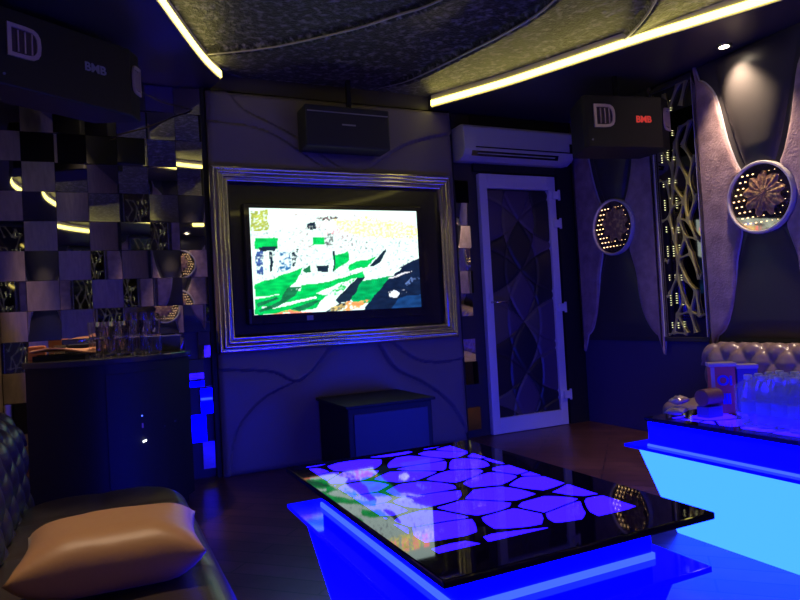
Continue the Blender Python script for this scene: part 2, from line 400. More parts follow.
# ribbed chrome picture frame
fx0, fx1, fz0, fz1 = .698, 2.505, .800, 2.052
prof = []   # (inset from outer edge, height off the wall)
nr = 4; W = .122
for k in range(nr * 8 + 1):
    q = k / (nr * 8) * nr; i = min(int(q), nr - 1); r = q - i
    base = .030 + .030 * math.sin(PI * (i + r) / nr)
    prof.append((k / (nr * 8) * W, base + .013 * math.sin(PI * r) if 0 < r < 1 else base - .002))
prof = [(0, 0)] + prof + [(W, 0)]
fr = thing('picture_moulding', 'wide ribbed silver moulding framing the television', 'frame', (1.66, 4.36, fz0))
mb = MB(); v = []; f = []
for d, h in prof: v += [(fx0 + d, 4.36 - h, fz0 + d), (fx1 - d, 4.36 - h, fz0 + d), (fx1 - d, 4.36 - h, fz1 - d), (fx0 + d, 4.36 - h, fz1 - d)]
for i in range(len(prof) - 1):
    for k in range(4): f.append((4 * i + k, 4 * i + (k + 1) % 4, 4 * i + 4 + (k + 1) % 4, 4 * i + 4 + k))
mb.add(v, f).build('moulding', M['chrome'], fr, smooth=.9)
MB().box(fx0 + .12, fx1 - .12, 4.353, 4.36, fz0 + .12, fz1 - .12).build('backboard', M['black'], fr)

# TV
tv = thing('television', 'wall-mounted flat television showing green boats in bright light', 'television', (1.561, 4.33, .99))
MB().box(.900, 2.225, 4.30, 4.352, .985, 1.797).build('casing', M['black'], tv, bevel=.006)
W_, H_ = 224, 126
def inpoly(x, y, p):
    c = False; j = len(p) - 1
    for i in range(len(p)):
        if (p[i][1] > y) != (p[j][1] > y) and x < (p[j][0] - p[i][0]) * (y - p[i][1]) / (p[j][1] - p[i][1]) + p[i][0]: c = not c
        j = i
    return c
WH = (1.04, 1.34, 1.24); G = (.0, .72, .13); DG = (.01, .22, .08); DK = (.01, .03, .06); NV = (.006, .018, .06)
layers = [([(44, 120), (750, 120), (750, 300), (60, 330)], (.30, .38, .45), .70), ([(200, 60), (500, 60), (500, 200), (200, 200)], (.75, .45, .5), .72),
 ([(380, 80), (560, 70), (750, 110), (750, 165), (600, 160), (480, 150), (400, 130)], (2.2, 2.0, .5), .45),
 ([(44, 50), (110, 45), (115, 130), (48, 130)], (.55, .65, .10), .35),
 ([(60, 160), (150, 158), (150, 200), (62, 205)], G, 0), ([(75, 195), (150, 192), (140, 212), (80, 214)], DK, 0),
 ([(66, 215), (92, 210), (95, 310), (70, 305)], (.05, .12, .4), .3), ([(118, 215), (130, 215), (130, 290), (120, 295)], DK, .2), ([(160, 215), (200, 220), (210, 280), (150, 300)], (.03, .2, .5), .5), ([(205, 210), (230, 205), (225, 270), (212, 280)], DK, .45),
 ([(262, 100), (300, 95), (302, 122), (265, 126)], DK, .3), ([(290, 155), (335, 155), (335, 185), (292, 187)], G, .1), ([(330, 140), (380, 138), (378, 190), (336, 192)], (.25, .3, .3), .5),
 ([(400, 170), (520, 165), (530, 205), (410, 215)], (.3, .3, .35), .66),
 ([(305, 80), (380, 65), (400, 78), (320, 95)], (.15, .08, .1), .4),
 ([(62, 345), (250, 280), (230, 325), (180, 385), (64, 395)], G, 0), ([(64, 405), (130, 392), (260, 372), (350, 395), (300, 445), (190, 462), (66, 466)], G, 0), ([(90, 436), (170, 425), (300, 398), (310, 404), (180, 436), (95, 446)], WH, 0), ([(200, 448), (300, 415), (330, 412), (240, 455)], DG, 0),
 ([(70, 425), (150, 395), (155, 405), (75, 438)], DG, 0), ([(80, 448), (160, 415), (190, 360), (240, 360), (215, 395), (165, 430), (90, 455)], DG, .1),
 ([(240, 350), (330, 345), (500, 298), (508, 316), (400, 345), (300, 385), (240, 382)], G, 0), ([(370, 235), (440, 214), (442, 250), (375, 297)], G, 0), ([(440, 270), (530, 245), (562, 235), (520, 280), (440, 292)], G, 0),
 ([(372, 215), (380, 215), (376, 300), (371, 300)], DK, 0), ([(308, 272), (355, 270), (355, 297), (308, 300)], DK, 0), ([(250, 290), (275, 270), (280, 300), (262, 302)], DG, 0),
 ([(533, 276), (570, 235), (604, 202), (606, 215), (575, 260), (548, 277)], DK, 0), ([(440, 330), (470, 330), (400, 390), (330, 400)], G, .5),
 ([(470, 430), (440, 405), (480, 345), (500, 335), (640, 315), (600, 400), (540, 425)], (.0, .50, .13), 0),
 ([(395, 425), (380, 415), (480, 322), (508, 316), (500, 335), (440, 425)], DK, 0), ([(330, 465), (400, 425), (440, 430), (380, 468)], DK, .2),
 ([(495, 470), (540, 410), (600, 345), (665, 285), (770, 240), (775, 470)], NV, 0), ([(620, 460), (660, 410), (770, 395), (770, 460)], (.01, .06, .22), 0),
 ([(560, 312), (680, 285), (668, 297), (575, 325)], WH, 0), ([(610, 325), (720, 297), (700, 310), (620, 330)], (1, 1, 1.1), 0),
 ([(100, 470), (200, 452), (340, 468), (340, 485), (100, 485)], (1.6, .35, .18), .35), ([(430, 425), (530, 413), (500, 442), (430, 462)], (1.3, .5, .15), .4),
 ([(360, 440), (430, 425), (430, 460), (370, 470)], (.8, .6, .2), .4),
 ([(615, 385), (640, 375), (665, 390), (655, 408), (620, 405)], (1.2, 1.3, 1.4), .35), ([(670, 375), (700, 372), (700, 395), (670, 397)], (1, 1, 1.2), .7), ([(690, 345), (740, 315), (760, 330), (730, 340), (700, 362)], (.15, .25, .6), .5)]
verts = []; faces = []; cols = []
for j in range(H_ + 1):
    for i in range(W_ + 1): verts.append((1.242 * i / W_ - .621, -.0325, 1.050 + .714 * j / H_ - .99))
for j in range(H_):
    for i in range(W_):
        a = j * (W_ + 1) + i; faces.append((a, a + 1, a + W_ + 2, a + W_ + 1))
for j in range(H_ + 1):
    for i in range(W_ + 1):
        u, w = i / W_, 1 - j / H_
        X = 40 + 705 * u + 22 * w + 6 * noise.noise((u * 14, w * 14, 1)); Y = (38 + 10 * u) + w * (430 - 30 * u) + 6 * noise.noise((u * 14, w * 14, 7))
        c = WH
        # red caption and blue line, far brighter than the sensor holds
        if .11 < w < .24 and .42 < u < .97 and math.sin(u * 95) > -.5 and noise.noise((u * 60, w * 30, 3)) > -.25: c = (3.6, 1.05, 1.1)
        if .07 < w < .10 and .5 < u < .8: c = (1.05, 1.4, 3)
        for p, q, no in layers:
            if inpoly(X, Y, p):
                k_ = 1
                if no: k_ = max(0, min(1, (noise.noise((X * .10, Y * .12, no * 9)) * .5 + .5 - no) * 5 + .3))
                m_ = .75 + .5 * (noise.noise((X * .03, Y * .08, 5)) + .5)
                c = tuple(a_ * (1 - k_) + b_ * m_ * k_ for a_, b_ in zip(c, q))
        cols.append(c)
me = bpy.data.meshes.new('screen'); me.from_pydata(verts, [], faces)
ca = me.color_attributes.new('picture', 'FLOAT_COLOR', 'POINT')
for k, c in enumerate(cols): ca.data[k].color = (*c, 1)
ms = P('television_picture', (.01, .01, .01), .2); nn = ms.node_tree.nodes; at = nn.new('ShaderNodeAttribute'); at.attribute_name = 'picture'
ms.node_tree.links.new(at.outputs['Color'], nn['Principled BSDF'].inputs['Emission Color']); nn['Principled BSDF'].inputs['Emission Strength'].default_value = 1.0
me.materials.append(ms); so = bpy.data.objects.new('screen', me); COL.objects.link(so); so.parent = tv
so['label'] = 'lit screen with green boats'
MB().box(1.30, 1.345, 4.296, 4.300, .998, 1.03).build('badge', M['logo_grey'], tv, bevel=.001)
MB().box(.908, .922, 4.295, 4.300, .995, 1.09).build('sticker', M['greybox'], tv)

# small box mounted over the TV
ov = thing('center_speaker', 'dark blue-grey box unit mounted above the television frame', 'speaker', (1.67, 4.2, 2.20))
MB().box(1.31, 1.93, 4.14, 4.33, 2.165, 2.45).build('casing', P('projector_shell', (.02, .022, .036), .6), ov, bevel=.012)
MB().box(1.325, 1.915, 4.132, 4.142, 2.40, 2.406).build('top_seam', M['logo_grey'], ov)
MB().box(1.57, 1.67, 4.1375, 4.141, 2.318, 2.328).build('nameplate', M['logo_grey'], ov)
MB().box(1.64, 1.67, 4.2, 4.23, 2.445, 2.66).build('ceiling_rod', M['black'], ov)

# ------------------------------------------------------------------ mirror tile walls
def mirror_tiles(cells, label, base):
    t = thing('mirror_tile_panel', label, 'mirror', base)
    return t
PX, PZ = .177, .180
def tile(mb, xa, xb, za, zb, odd, y=4.448, ang=None):
    g = .0012; cx_, cz_ = (xa + xb) / 2, (za + zb) / 2
    rx = math.radians(2.6 if odd else -1.0) + math.radians(random.uniform(-1.2, 1.2)); rz = math.radians(5 if odd else -3.5) + math.radians(random.uniform(-2, 2))
    if ang: rx, rz = math.radians(ang[0]), math.radians(ang[1])
    v = []
    for (x, z) in ((xa + g, za + g), (xb - g, za + g), (xb - g, zb - g), (xa + g, zb - g)):
        dy = math.tan(rx) * (z - cz_) + math.tan(rz) * (x - cx_); v.append((x, y - .022 - dy, z))
    v += [(p[0], y, p[2]) for p in v]
    mb.add(v, [(0, 1, 2, 3), (4, 7, 6, 5), (0, 4, 5, 1), (1, 5, 6, 2), (2, 6, 7, 3), (3, 7, 4, 0)])
lm = thing('mirror_wall', 'wall of small tilted mirror tiles behind the black cabinet', 'mirror', (.08, 4.44, .06))
mb = MB(); mk = MB()
for i in range(-1, 7):
    for j in range(14):
        xb = .685 - PX * i; xa = max(xb - PX, XL + .003)
        if xa >= xb - .02: continue
        za = .06 + PZ * j; zb = min(za + PZ, 2.575)
        if i == -1: continue
        odd = (i + j) % 2
        if i == 0 and j < 5:                       # loose column: staggered tiles on black
            an = {0: (1, 3), 1: (-2.6, -1), 2: (-1.2, 0), 3: (-.2, 0), 4: (2.5, 4)}[j]
            if j % 2 == 0: tile(mb, .59, .668, za, zb, 1, ang=an)
            else: tile(mb, .525, .62, za, zb, 0, ang=an)
            continue
        tile(mb, xa, xb, za, zb, odd)
mb.box(XL + .001, .670, 4.4465, 4.4495, .0, 2.575, mi=1); mb.build('mirror_tiles', [M['mirror'], M['blackwall']], lm)
rm = thing('mirror_strip', 'narrow column of mirror tiles between television and door', 'mirror', (2.70, 4.44, .06))
mb = MB()
for j in range(11):
    za = .06 + PZ * j; zb = min(za + PZ, 2.575)
    if j in (1, 4): continue
    xa, xb = (2.60, 2.725) if j % 2 == 0 else (2.592, 2.705)
    tile(mb, xa, xb, za, zb, j % 2)
mb.box(2.588, 2.775, 4.4465, 4.4495, 0, 2.16, mi=1); mb.build('mirror_tiles', [M['mirror'], M['blackwall']], rm)

# ------------------------------------------------------------------ door
DX0, DX1, DZ = 2.815, 3.57, 2.10
dr = bpy.data.objects.new('door_1', None); COL.objects.link(dr); dr.location = (3.19, 4.42, 0); tag(dr, 'white-framed door with leaf-patterned dark infill', 'door', kind='structure')
mb = MB(); F_ = .072
mb.box(DX0, DX0 + F_, 4.40, 4.449, .003, DZ); mb.box(DX1 - F_, DX1, 4.40, 4.449, .003, DZ); mb.box(DX0 + F_, DX1 - F_, 4.40, 4.449, DZ - .115, DZ); mb.box(DX0 + F_, DX1 - F_, 4.40, 4.449, .003, .13)
mb.build('door_frame', M['white_pvc'], dr, bevel=.005)
doorcols = [(.05, .035, .055), (.14, .11, .10), (.02, .02, .035), (.10, .07, .13), (.03, .025, .03)]
dmats = [P('door_vinyl_%s' % 'abcde'[i], c, .38, bump=(140, .3, .002)) for i, c in enumerate(doorcols)]
ccs = []
for k in range(-2, 8):
    zc = .05 + k * .42
    ccs += [(-.46, zc, .62), (.46, zc, .62)]
pw0, pw1 = DX0 + F_, DX1 - F_
mb = MB(); NU, NV = 76, 230
def dpos(i, j): return (pw0 + (pw1 - pw0) * i / NU, .13 + (DZ - .26) * j / NV)
v = []
for j in range(NV + 1):
    for i in range(NU + 1):
        x, z = dpos(i, j); lx = x - (pw0 + pw1) / 2
        d = min(abs(math.hypot(lx - a, (z - b)) - r) for a, b, r in ccs)
        v.append((x, 4.428 + .010 * math.exp(-(d / .008) ** 2) - .006 * (1 - math.exp(-d / .03)), z))
mb.v = v
for j in range(NV):
    for i in range(NU):
        a = j * (NU + 1) + i; x, z = dpos(i + .5, j + .5); lx = x - (pw0 + pw1) / 2
        key = sum((1 << q) for q, (A, B, R) in enumerate(ccs) if math.hypot(lx - A, z - B) < R)
        mb.f.append((a, a + 1, a + NU + 2, a + NU + 1)); mb.mi.append((key * 7 + key // 5) % 5)
mb.build('leaf_infill', dmats, dr, smooth=True, fix=False)
for zc in (1.94, 1.70, .99, .255):
    h = MB(); h.box(DX1 - .045, DX1 + .02, 4.375, 4.40, zc - .032, zc + .032); h.lathe([(.011, -.045), (.011, .045)], (DX1 + .018, 4.378, zc), 12); h.build('hinge', M['white_pvc'], dr, bevel=.003)
h = MB(); h.box(DX0 + .03, DX0 + .065, 4.39, 4.40, .93, 1.13); h.build('handle_plate', M['white_pvc'], dr, bevel=.003)
h = MB(); h.tube([(DX0 + .047, 4.392, 1.06), (DX0 + .047, 4.345, 1.06), (DX0 + .06, 4.335, 1.06), (DX0 + .17, 4.335, 1.055)], .009, 10); h.build('door_handle', M['chrome'], dr, smooth=True)
# dark jambs around it
struct('trim_3', MB().box(3.60, XR - .002, 4.41, 4.449, 0, 2.579).box(2.78, 3.60, 4.42, 4.449, 2.12, 2.579), M['matte'], 'dark surround right of and above the door', 'trim')

# ------------------------------------------------------------------ air conditioner
ac = thing('air_conditioner', 'white split air conditioner above the door', 'air conditioner', (3.11, 4.3, 2.17))
pf = [(4.449, 2.185), (4.449, 2.445), (4.30, 2.45), (4.262, 2.442), (4.245, 2.42), (4.240, 2.25), (4.262, 2.205), (4.33, 2.175)]
MB().prism(pf, 2.60, 3.66, 'x').build('body', M['acwhite'], ac, bevel=.008)
MB().prism([(4.236, 2.27), (4.236, 2.262), (4.245, 2.262), (4.245, 2.27)], 2.70, 3.64, 'x').build('panel_seam', M['black'], ac)
MB().prism([(4.243, 2.238), (4.258, 2.200), (4.268, 2.204), (4.252, 2.240)], 2.67, 3.50, 'x').build('air_outlet', M['black'], ac)
MB().box(2.72, 3.46, 4.240, 4.252, 2.216, 2.221).build('louvre', M['acwhite'], ac)
MB().box(3.615, 3.645, 4.235, 4.241, 2.27, 2.34).build('display', M['black'], ac)

# ------------------------------------------------------------------ speakers
def make_speaker(label, logo, loc, rz, hw=.34, h=.35, d=.32, tb=.07):
    t = thing('loudspeaker', label, 'loudspeaker', (0, 0, 0), 'karaoke loudspeakers hung in the corners')
    t['_base'] = (0, 0, 0)
    ch = .10
    pl = [(-hw, 0), (-hw + .0, 0), (hw - ch, 0), (hw, ch), (hw - .08, d), (-hw + .08, d), (-hw, ch * .6)]
    pl = [(-hw, .02), (-hw + .02, 0), (hw - ch, 0), (hw, ch * .62), (hw - tb, d), (-hw + tb, d)]
    MB().prism(pl, 0, h, 'z').build('cabinet', M['speaker'], t, bevel=.008)
    def port(cx_, cy_, cz_, w, hh, flip, rot, nm='port'):
        R = Matrix.Translation((cx_, cy_, cz_)) @ Matrix.Rotation(rot, 4, 'Z')
        def dsh(s):
            W2, H2 = w / 2 * s, hh / 2 * s; p = [(-W2, -H2), (-W2, H2)]
            for k in range(9):
                a = PI / 2 - PI * k / 8; p.append((W2 * .1 + math.copysign(abs(math.cos(a)) ** .7, 1) * W2 * .9, math.copysign(abs(math.sin(a)) ** .7, math.sin(a)) * H2))
            return [(-x if flip else x, z) for x, z in p]
        A, B = dsh(1), dsh(.76); nA = len(A); v = []; f = []
        for y, L in ((0, A), (-.010, A), (-.010, B), (.0, B)): v += [tuple(R @ Vector((x, y, z))) for x, z in L]
        for r in range(3):
            for k in range(nA): f.append((r * nA + k, r * nA + (k + 1) % nA, (r + 1) * nA + (k + 1) % nA, (r + 1) * nA + k))
        pt = MB().add(v, f).build(nm, M['port'], t, smooth=.6)
        q = MB().add([tuple(R @ Vector((x, -.002, z))) for x, z in B], [tuple(range(nA))]); q.build('port_mouth', M['portin'], pt)
        q = MB()
        for k in (-1, 0, 1):
            x = (k * .27 * .76 + .02) * w * (-1 if flip else 1)
            v = [tuple(R @ Vector((x + sx * .003, y, z))) for y in (-.002, -.009) for z in (-hh * .33, hh * .33) for sx in (-1, 1)]
            q.add(v, [(0, 1, 3, 2), (4, 6, 7, 5), (0, 4, 5, 1), (2, 3, 7, 6), (0, 2, 6, 4), (1, 5, 7, 3)])
        q.build('port_bar', M['port'], pt)
    port(-hw + .145, -.0, h * .60, .155, .155, False, 0)
    port(hw - ch * .48, ch * .62 * .5 - .004, h * .58, .095, .155, True, math.atan2(ch * .62, ch))
    text_mesh('BMB', .062, .002, logo, 'logo', t, Matrix.Translation((.10, -.002, h * .54)) @ Matrix.Rotation(PI / 2, 4, 'X'), .0015)
    MB().lathe([(.006, 0), (.006, -.006)], (-hw + .05, -.001, .05), 10, 'y').build('bolt', M['logo_grey'], t)
    b = MB(); b.box(-.06, .06, .12, .20, h - .001, h + .01); b.box(-.012, .012, .148, .172, h + .008, ZS - loc[2] + .004); b.build('ceiling_bracket', M['black'], t)
    for c in [t] + kids(t) + [g for k in kids(t) for g in kids(k)]:
        if '_base' in c: del c['_base']
    t.location = loc; t.rotation_euler = (0, 0, rz)
    return t
make_speaker('black loudspeaker with grey logo hung over the mirror tiles at left', M['logo_grey'], (-.045, 3.60, 2.155), math.radians(31), .40, .37, .26, .16)
make_speaker('black loudspeaker with red-lit logo hung in the right corner', M['logo_red'], (3.30, 3.245, 2.04), math.radians(-12))
tag(MB().tube([(.20, 3.92, 2.38), (.42, 4.2, 2.39), (.62, 4.42, 2.43)], .006, 6).build('speaker_cable', M['cable'], smooth=True), 'thin cable running from the left loudspeaker to the wall', 'cable')

# ------------------------------------------------------------------ upholstered wall modules
def module_poly():
    pad = [(-.445, .73), (-.445, 2.46), (-.40, 2.475), (-.34, 2.43), (-.28, 2.33), (-.245, 2.17), (-.215, 2.02), (-.165, 1.86), (-.135, 1.785), (-.19, 1.73), (-.222, 1.66), (-.225, 1.58), (-.205, 1.50), (-.155, 1.425), (-.175, 1.33), (-.205, 1.22), (-.215, 1.10), (-.230, 1.0), (-.258, .90), (-.315, .80), (-.38, .745)]
    return pad
def offset_in(poly, d):
    out = []; n = len(poly)
    A = sum(poly[i][0] * poly[(i + 1) % n][1] - poly[(i + 1) % n][0] * poly[i][1] for i in range(n)); s = 1 if A > 0 else -1
    for i in range(n):
        a = Vector(poly[i - 1]); b = Vector(poly[i]); c = Vector(poly[(i + 1) % n]); e1 = (b - a).normalized(); e2 = (c - b).normalized()
        n1 = Vector((-e1.y, e1.x)) * s; n2 = Vector((-e2.y, e2.x)) * s; m_ = (n1 + n2); m_ = m_.normalized() if m_.length > 1e-6 else n1
        out.append(tuple(b + m_ * d))
    return out
def puffy(poly, y0, th, steps=((0, 0), (0, .6), (.006, .85), (.016, .97), (.03, 1))):
    mb = MB(); rings = [[(x, y0 - th * h, z) for x, z in offset_in(poly, d)] for d, h in steps]; n = len(poly)
    v = [p for r in rings for p in r]; f = []
    for r in range(len(rings) - 1):
        for k in range(n): f.append((r * n + k, r * n + (k + 1) % n, (r + 1) * n + (k + 1) % n, (r + 1) * n + k))
    f.append(tuple((len(rings) - 1) * n + k for k in range(n)))
    return mb.add(v, f)
def dense(poly, n=4):
    out = []; L = len(poly)
    for i in range(L):
        a, b, c, d = (Vector(poly[(i + k) % L]) for k in (-1, 0, 1, 2))
        if abs(b[0] - c[0]) < .002 and (c - b).length > .3: out += [tuple(b), tuple(b.lerp(c, .5))]; continue
        for k in range(n):
            t = k / n; out.append(tuple(.5 * ((2 * b) + (c - a) * t + (2 * a - 5 * b + 4 * c - d) * t * t + (-a + 3 * b - 3 * c + d) * t ** 3)))
    return out
def make_module():
    t = thing('padded_wall_panel', '', 'wall panel', (0, 0, 0)); t['_base'] = (0, 0, 0)
    pad = dense(module_poly(), 3)
    MB().box(-.445, .445, .0, .028, .70, 2.575).build('backing', M['leather'], t)
    for s in (-1, 1):
        p = [(x * -s * -1 if s == -1 else -x, z) for x, z in pad]
        p = [((x if s == -1 else -x), z) for x, z in pad]
        puffy(p, 0, .030).build('velvet_pad', M['padvelvet'], t, smooth=.9)
        q = [(x, -.006, z) for x, z in p]
        MB().tube(q, .0075, 6, closed=True).build('piping', M['piping'], t, smooth=True)
    # upper tongue: long padded U of leather bulging out
    def tongue(zt, zb, wt, wb, amp):
        def fn(u, v):
            z = zb + (zt - zb) * v; w = wb + (wt - wb) * v ** .8; a = u * 2 - 1
            return (a * w, .004 - amp * (1 - a * a) ** .6 * min(1, (v + .02) * 5) ** .5 * min(1, (1.02 - v) * 6) ** .5, z)
        return fn
    MB().grid(tongue(2.56, 1.80, .30, .09, .05), 24, 40).build('upper_padding', M['leather'], t, smooth=True)
    MB().grid(tongue(.73, 1.44, .36, .10, .035), 24, 40).build('lower_padding', M['leather'], t, smooth=True)
    MB().lathe([(.206, -.01), (.206, -.040), (.210, -.048), (.219, -.048), (.226, -.036), (.226, -.01)], (0, 0, 1.605), 48, 'y', closed=True).build('disc_rim', M['piping'], t, smooth=.8)
    g = MB().lathe([(.0, -.030), (.206, -.030), (.206, -.012), (0, -.012)], (0, 0, 1.605), 48, 'y')
    st = .036
    for j in range(-7, 8):
        for i in range(-8, 9):
            x = (i + .5 * (j % 2)) * st; z = j * .038
            if math.hypot(x, z) > .190: continue
            # densest and largest round the rim, smaller towards the centre-right
            k = math.hypot(x - .07, z) / .2
            s_ = .0018 + .0024 * min(1, k) ** 2 if x < .05 else .0014
            if math.hypot(x - .03, z - .02) < .125 + .02 * math.sin(9 * math.atan2(z, x)): continue
            if k < .5 and random.random() < .5: continue
            g.box(x - s_ * 1.3, x + s_ * 1.3, -.0335, -.0295, 1.605 + z - s_ * .8, 1.605 + z + s_ * .8, mi=1)
    g.build('disc_mirror', [M['discmirror'], M['gold_led']], t)
    ro = MB(); NR, NA = 14, 96  # relief added to paint the mirrored glare into the disc centre
    def glare_pt(u, v):
        a = 2 * PI * u; rim = .125 + .016 * math.sin(9 * a) + .012 * noise.noise((math.cos(a) * 6, math.sin(a) * 6, 2)); q = v * rim
        x, z = .03 + q * math.cos(a), .02 + q * math.sin(a)
        return (x, -.0345 - .010 * (1 - v) ** .5 - .006 * abs(noise.noise((x * 70, z * 70, 4))) - .003 * math.sin(18 * a) * v, 1.605 + z)
    ro.grid(glare_pt, NA, NR).build('glare_relief', M['glare'], t, smooth=.5, fix=False)
    for c in kids(t) + [t]:
        if '_base' in c: del c['_base']
    return t
def make_strip():
    t = thing('lattice_mirror_strip', '', 'mirror', (0, 0, 0)); t['_base'] = (0, 0, 0)
    f_ = MB(); f_.box(-.19, -.181, -.02, .028, .70, 2.55); f_.box(.181, .19, -.02, .028, .70, 2.55); f_.box(-.181, .181, -.02, .028, .70, .732); f_.box(-.181, .181, -.02, .028, 2.52, 2.55)
    f_.build('frame', M['leather'], t, bevel=.003)
    e = MB(); e.box(-.188, -.182, -.028, -.0205, .735, 2.52); e.box(.182, .188, -.028, -.0205, .735, 2.52); e.build('edge_trim', M['piping'], t)
    # organic lattice: branching web of tapered struts
    rnd = random.Random(11); L = MB(); nodes = {}
    rows = 13; dz = 1.74 / rows
    for j in range(rows + 1):
        for i in range(3):
            x = (i - 1) * .095 + (.035 if j % 2 else -.02) + rnd.uniform(-.02, .02); nodes[(i, j)] = (max(-.14, min(.14, x)), .76 + j * dz + rnd.uniform(-.03, .03))
    def strut(a, b, wa=.014, wb=.014):
        a = Vector(a); b = Vector(b); d = (b - a); n_ = Vector((-d.y, d.x)).normalized(); pl = []; N = 8
        for s in (1, -1):
            rng = range(N + 1) if s == 1 else range(N, -1, -1)
            for k in rng:
                q = k / N; w = .0045 + (wa - .0045) * max(0, 1 - q * 3) ** 1.5 + (wb - .0045) * max(0, 1 - (1 - q) * 3) ** 1.5
                p = a + d * q + n_ * w * s; pl.append((p.x, p.y))
        L.prism(pl, -.012, .008, 'y')
    for j in range(rows + 1):
        for i in range(3):
            if (i, j + 1) in nodes and rnd.random() < .75: strut(nodes[(i, j)], nodes[(i, j + 1)])
            if (i + 1, j) in nodes and rnd.random() < .45: strut(nodes[(i, j)], nodes[(i + 1, j)])
            k = i + (1 if j % 2 else -1)
            if (k, j + 1) in nodes and rnd.random() < .6: strut(nodes[(i, j)], nodes[(k, j + 1)])
        a = nodes[(0, j)]
        if j % 2 == 0: strut(a, (-.155, a[1] + rnd.uniform(-.03, .03)), .017, .012)
        else:
            a = nodes[(2, j)]; strut(a, (.155, a[1] + rnd.uniform(-.04, .04)), .014, .008)
    L.build('lattice', M['lattice'], t)
    g = MB().prism([(-.179, -.004), (.179, .012), (.179, .027), (-.179, .027)], .735, 2.52, 'z')
    for j in range(10):
        for i in range(3):
            z0 = .80 + j * .172 + rnd.uniform(-.01, .01); x = -.125 + i * .052; n_ = 5 if j % 2 else 3
            for k in range(n_):
                s_ = .0019 if i < 2 else .0013
                g.box(x - s_, x + s_, -.010, .009, z0 + k * .017 - s_, z0 + k * .017 + s_, mi=1)
    g.build('mirror', [M['darkmirror'], M['green_led']], t)
    for c in kids(t) + [t]:
        if '_base' in c: del c['_base']
    return t
mod = make_module(); stp = make_strip()
XM = XR - .028
mod.location = (XM, 3.935, 0); mod.rotation_euler = (0, 0, -PI / 2); mod['label'] = 'padded velvet wall panel with lit disc, partly behind the right loudspeaker'
dup(mod, (XM, 2.668, 0), label='padded velvet wall panel with lit disc under the lit downlight, nearest the viewer')
LB = 'padded velvet wall panel behind the viewer, seen only in the mirrors'; GB = 'padded panels behind the viewer'
for y in (1.40, .13, -1.14): dup(mod, (XM, y, 0), label=LB, group=GB)
stp.location = (XM, 3.302, 0); stp.rotation_euler = (0, 0, -PI / 2); stp['label'] = 'tall gold lattice mirror strip between the two padded wall panels'
LS = 'gold lattice mirror strip behind the viewer, seen only in the mirrors'; GS = 'lattice strips behind the viewer'
for y in (2.034, .765, -.505): dup(stp, (XM, y, 0), label=LS, group=GS)
for k, x in enumerate((.37, 1.64, 2.91)):
    dup(mod, (x, YR + .028, 0), PI, LB, GB)
    if k < 2: dup(stp, (x + .635, YR + .028, 0), PI, LS, GS)
dup(stp, (-.28, YR + .028, 0), PI, LS, GS); dup(stp, (3.55, YR + .028, 0), PI, LS, GS)

# ------------------------------------------------------------------ sofas
def pad_top(mb, x0, x1, y0, y1, z0, z1, r, R, tuft, nx, ny):
    hx, hy = (x1 - x0) / 2, (y1 - y0) / 2; cx_, cy_ = (x0 + x1) / 2, (y0 + y1) / 2
    def mp(x, y):
        ax, ay = abs(x), abs(y); dx, dy = (ax - hx + R) / R, (ay - hy + R) / R
        if dx > 0 and dy > 0:
            m_, l_ = max(dx, dy), math.hypot(dx, dy); dx *= m_ / l_; dy *= m_ / l_; ax = hx - R + dx * R; ay = hy - R + dy * R
        return math.copysign(ax, x), math.copysign(ay, y)
    def lat(n, h):          # denser near the rim
        L = [-h + 2 * h * i / n for i in range(n + 1)]; extra = [r * q for q in (.03, .12, .3, .6)]
        L += [-h + e for e in extra] + [h - e for e in extra]; return sorted(set(L))
    XS, YS = lat(nx, hx), lat(ny, hy); v = []; w = len(XS)
    for y in YS:
        for x in XS:
            t = min(hx - abs(x), hy - abs(y)); a, b = mp(x, y)
            z = z1 + tuft(a + cx_, b + cy_) * min(1, t / r)
            if t < r: z -= r - math.sqrt(max(0, r * r - (r - t) ** 2))
            v.append((a + cx_, b + cy_, z))
    H = len(YS); f = [(j * w + i, j * w + i + 1, (j + 1) * w + i + 1, (j + 1) * w + i) for j in range(H - 1) for i in range(w - 1)]
    ring = [i for i in range(w)] + [j * w + w - 1 for j in range(1, H)] + [(H - 1) * w + i for i in range(w - 2, -1, -1)] + [j * w for j in range(H - 2, 0, -1)]
    o = len(v); v += [(v[i][0], v[i][1], z0) for i in ring]; n_ = len(ring)
    f += [(ring[k], o + k, o + (k + 1) % n_, ring[(k + 1) % n_]) for k in range(n_)]; f.append(tuple(range(o, o + n_)))
    mb.add(v, f); return mb
def seat_tuft(px, py, amp, x_off, y_off):
    def fn(x, y):
        a = abs(math.sin(PI * (x - x_off) / px)); b = abs(math.sin(PI * (y - y_off) / py)); return amp * ((a * b) ** .35 - 1)
    return fn
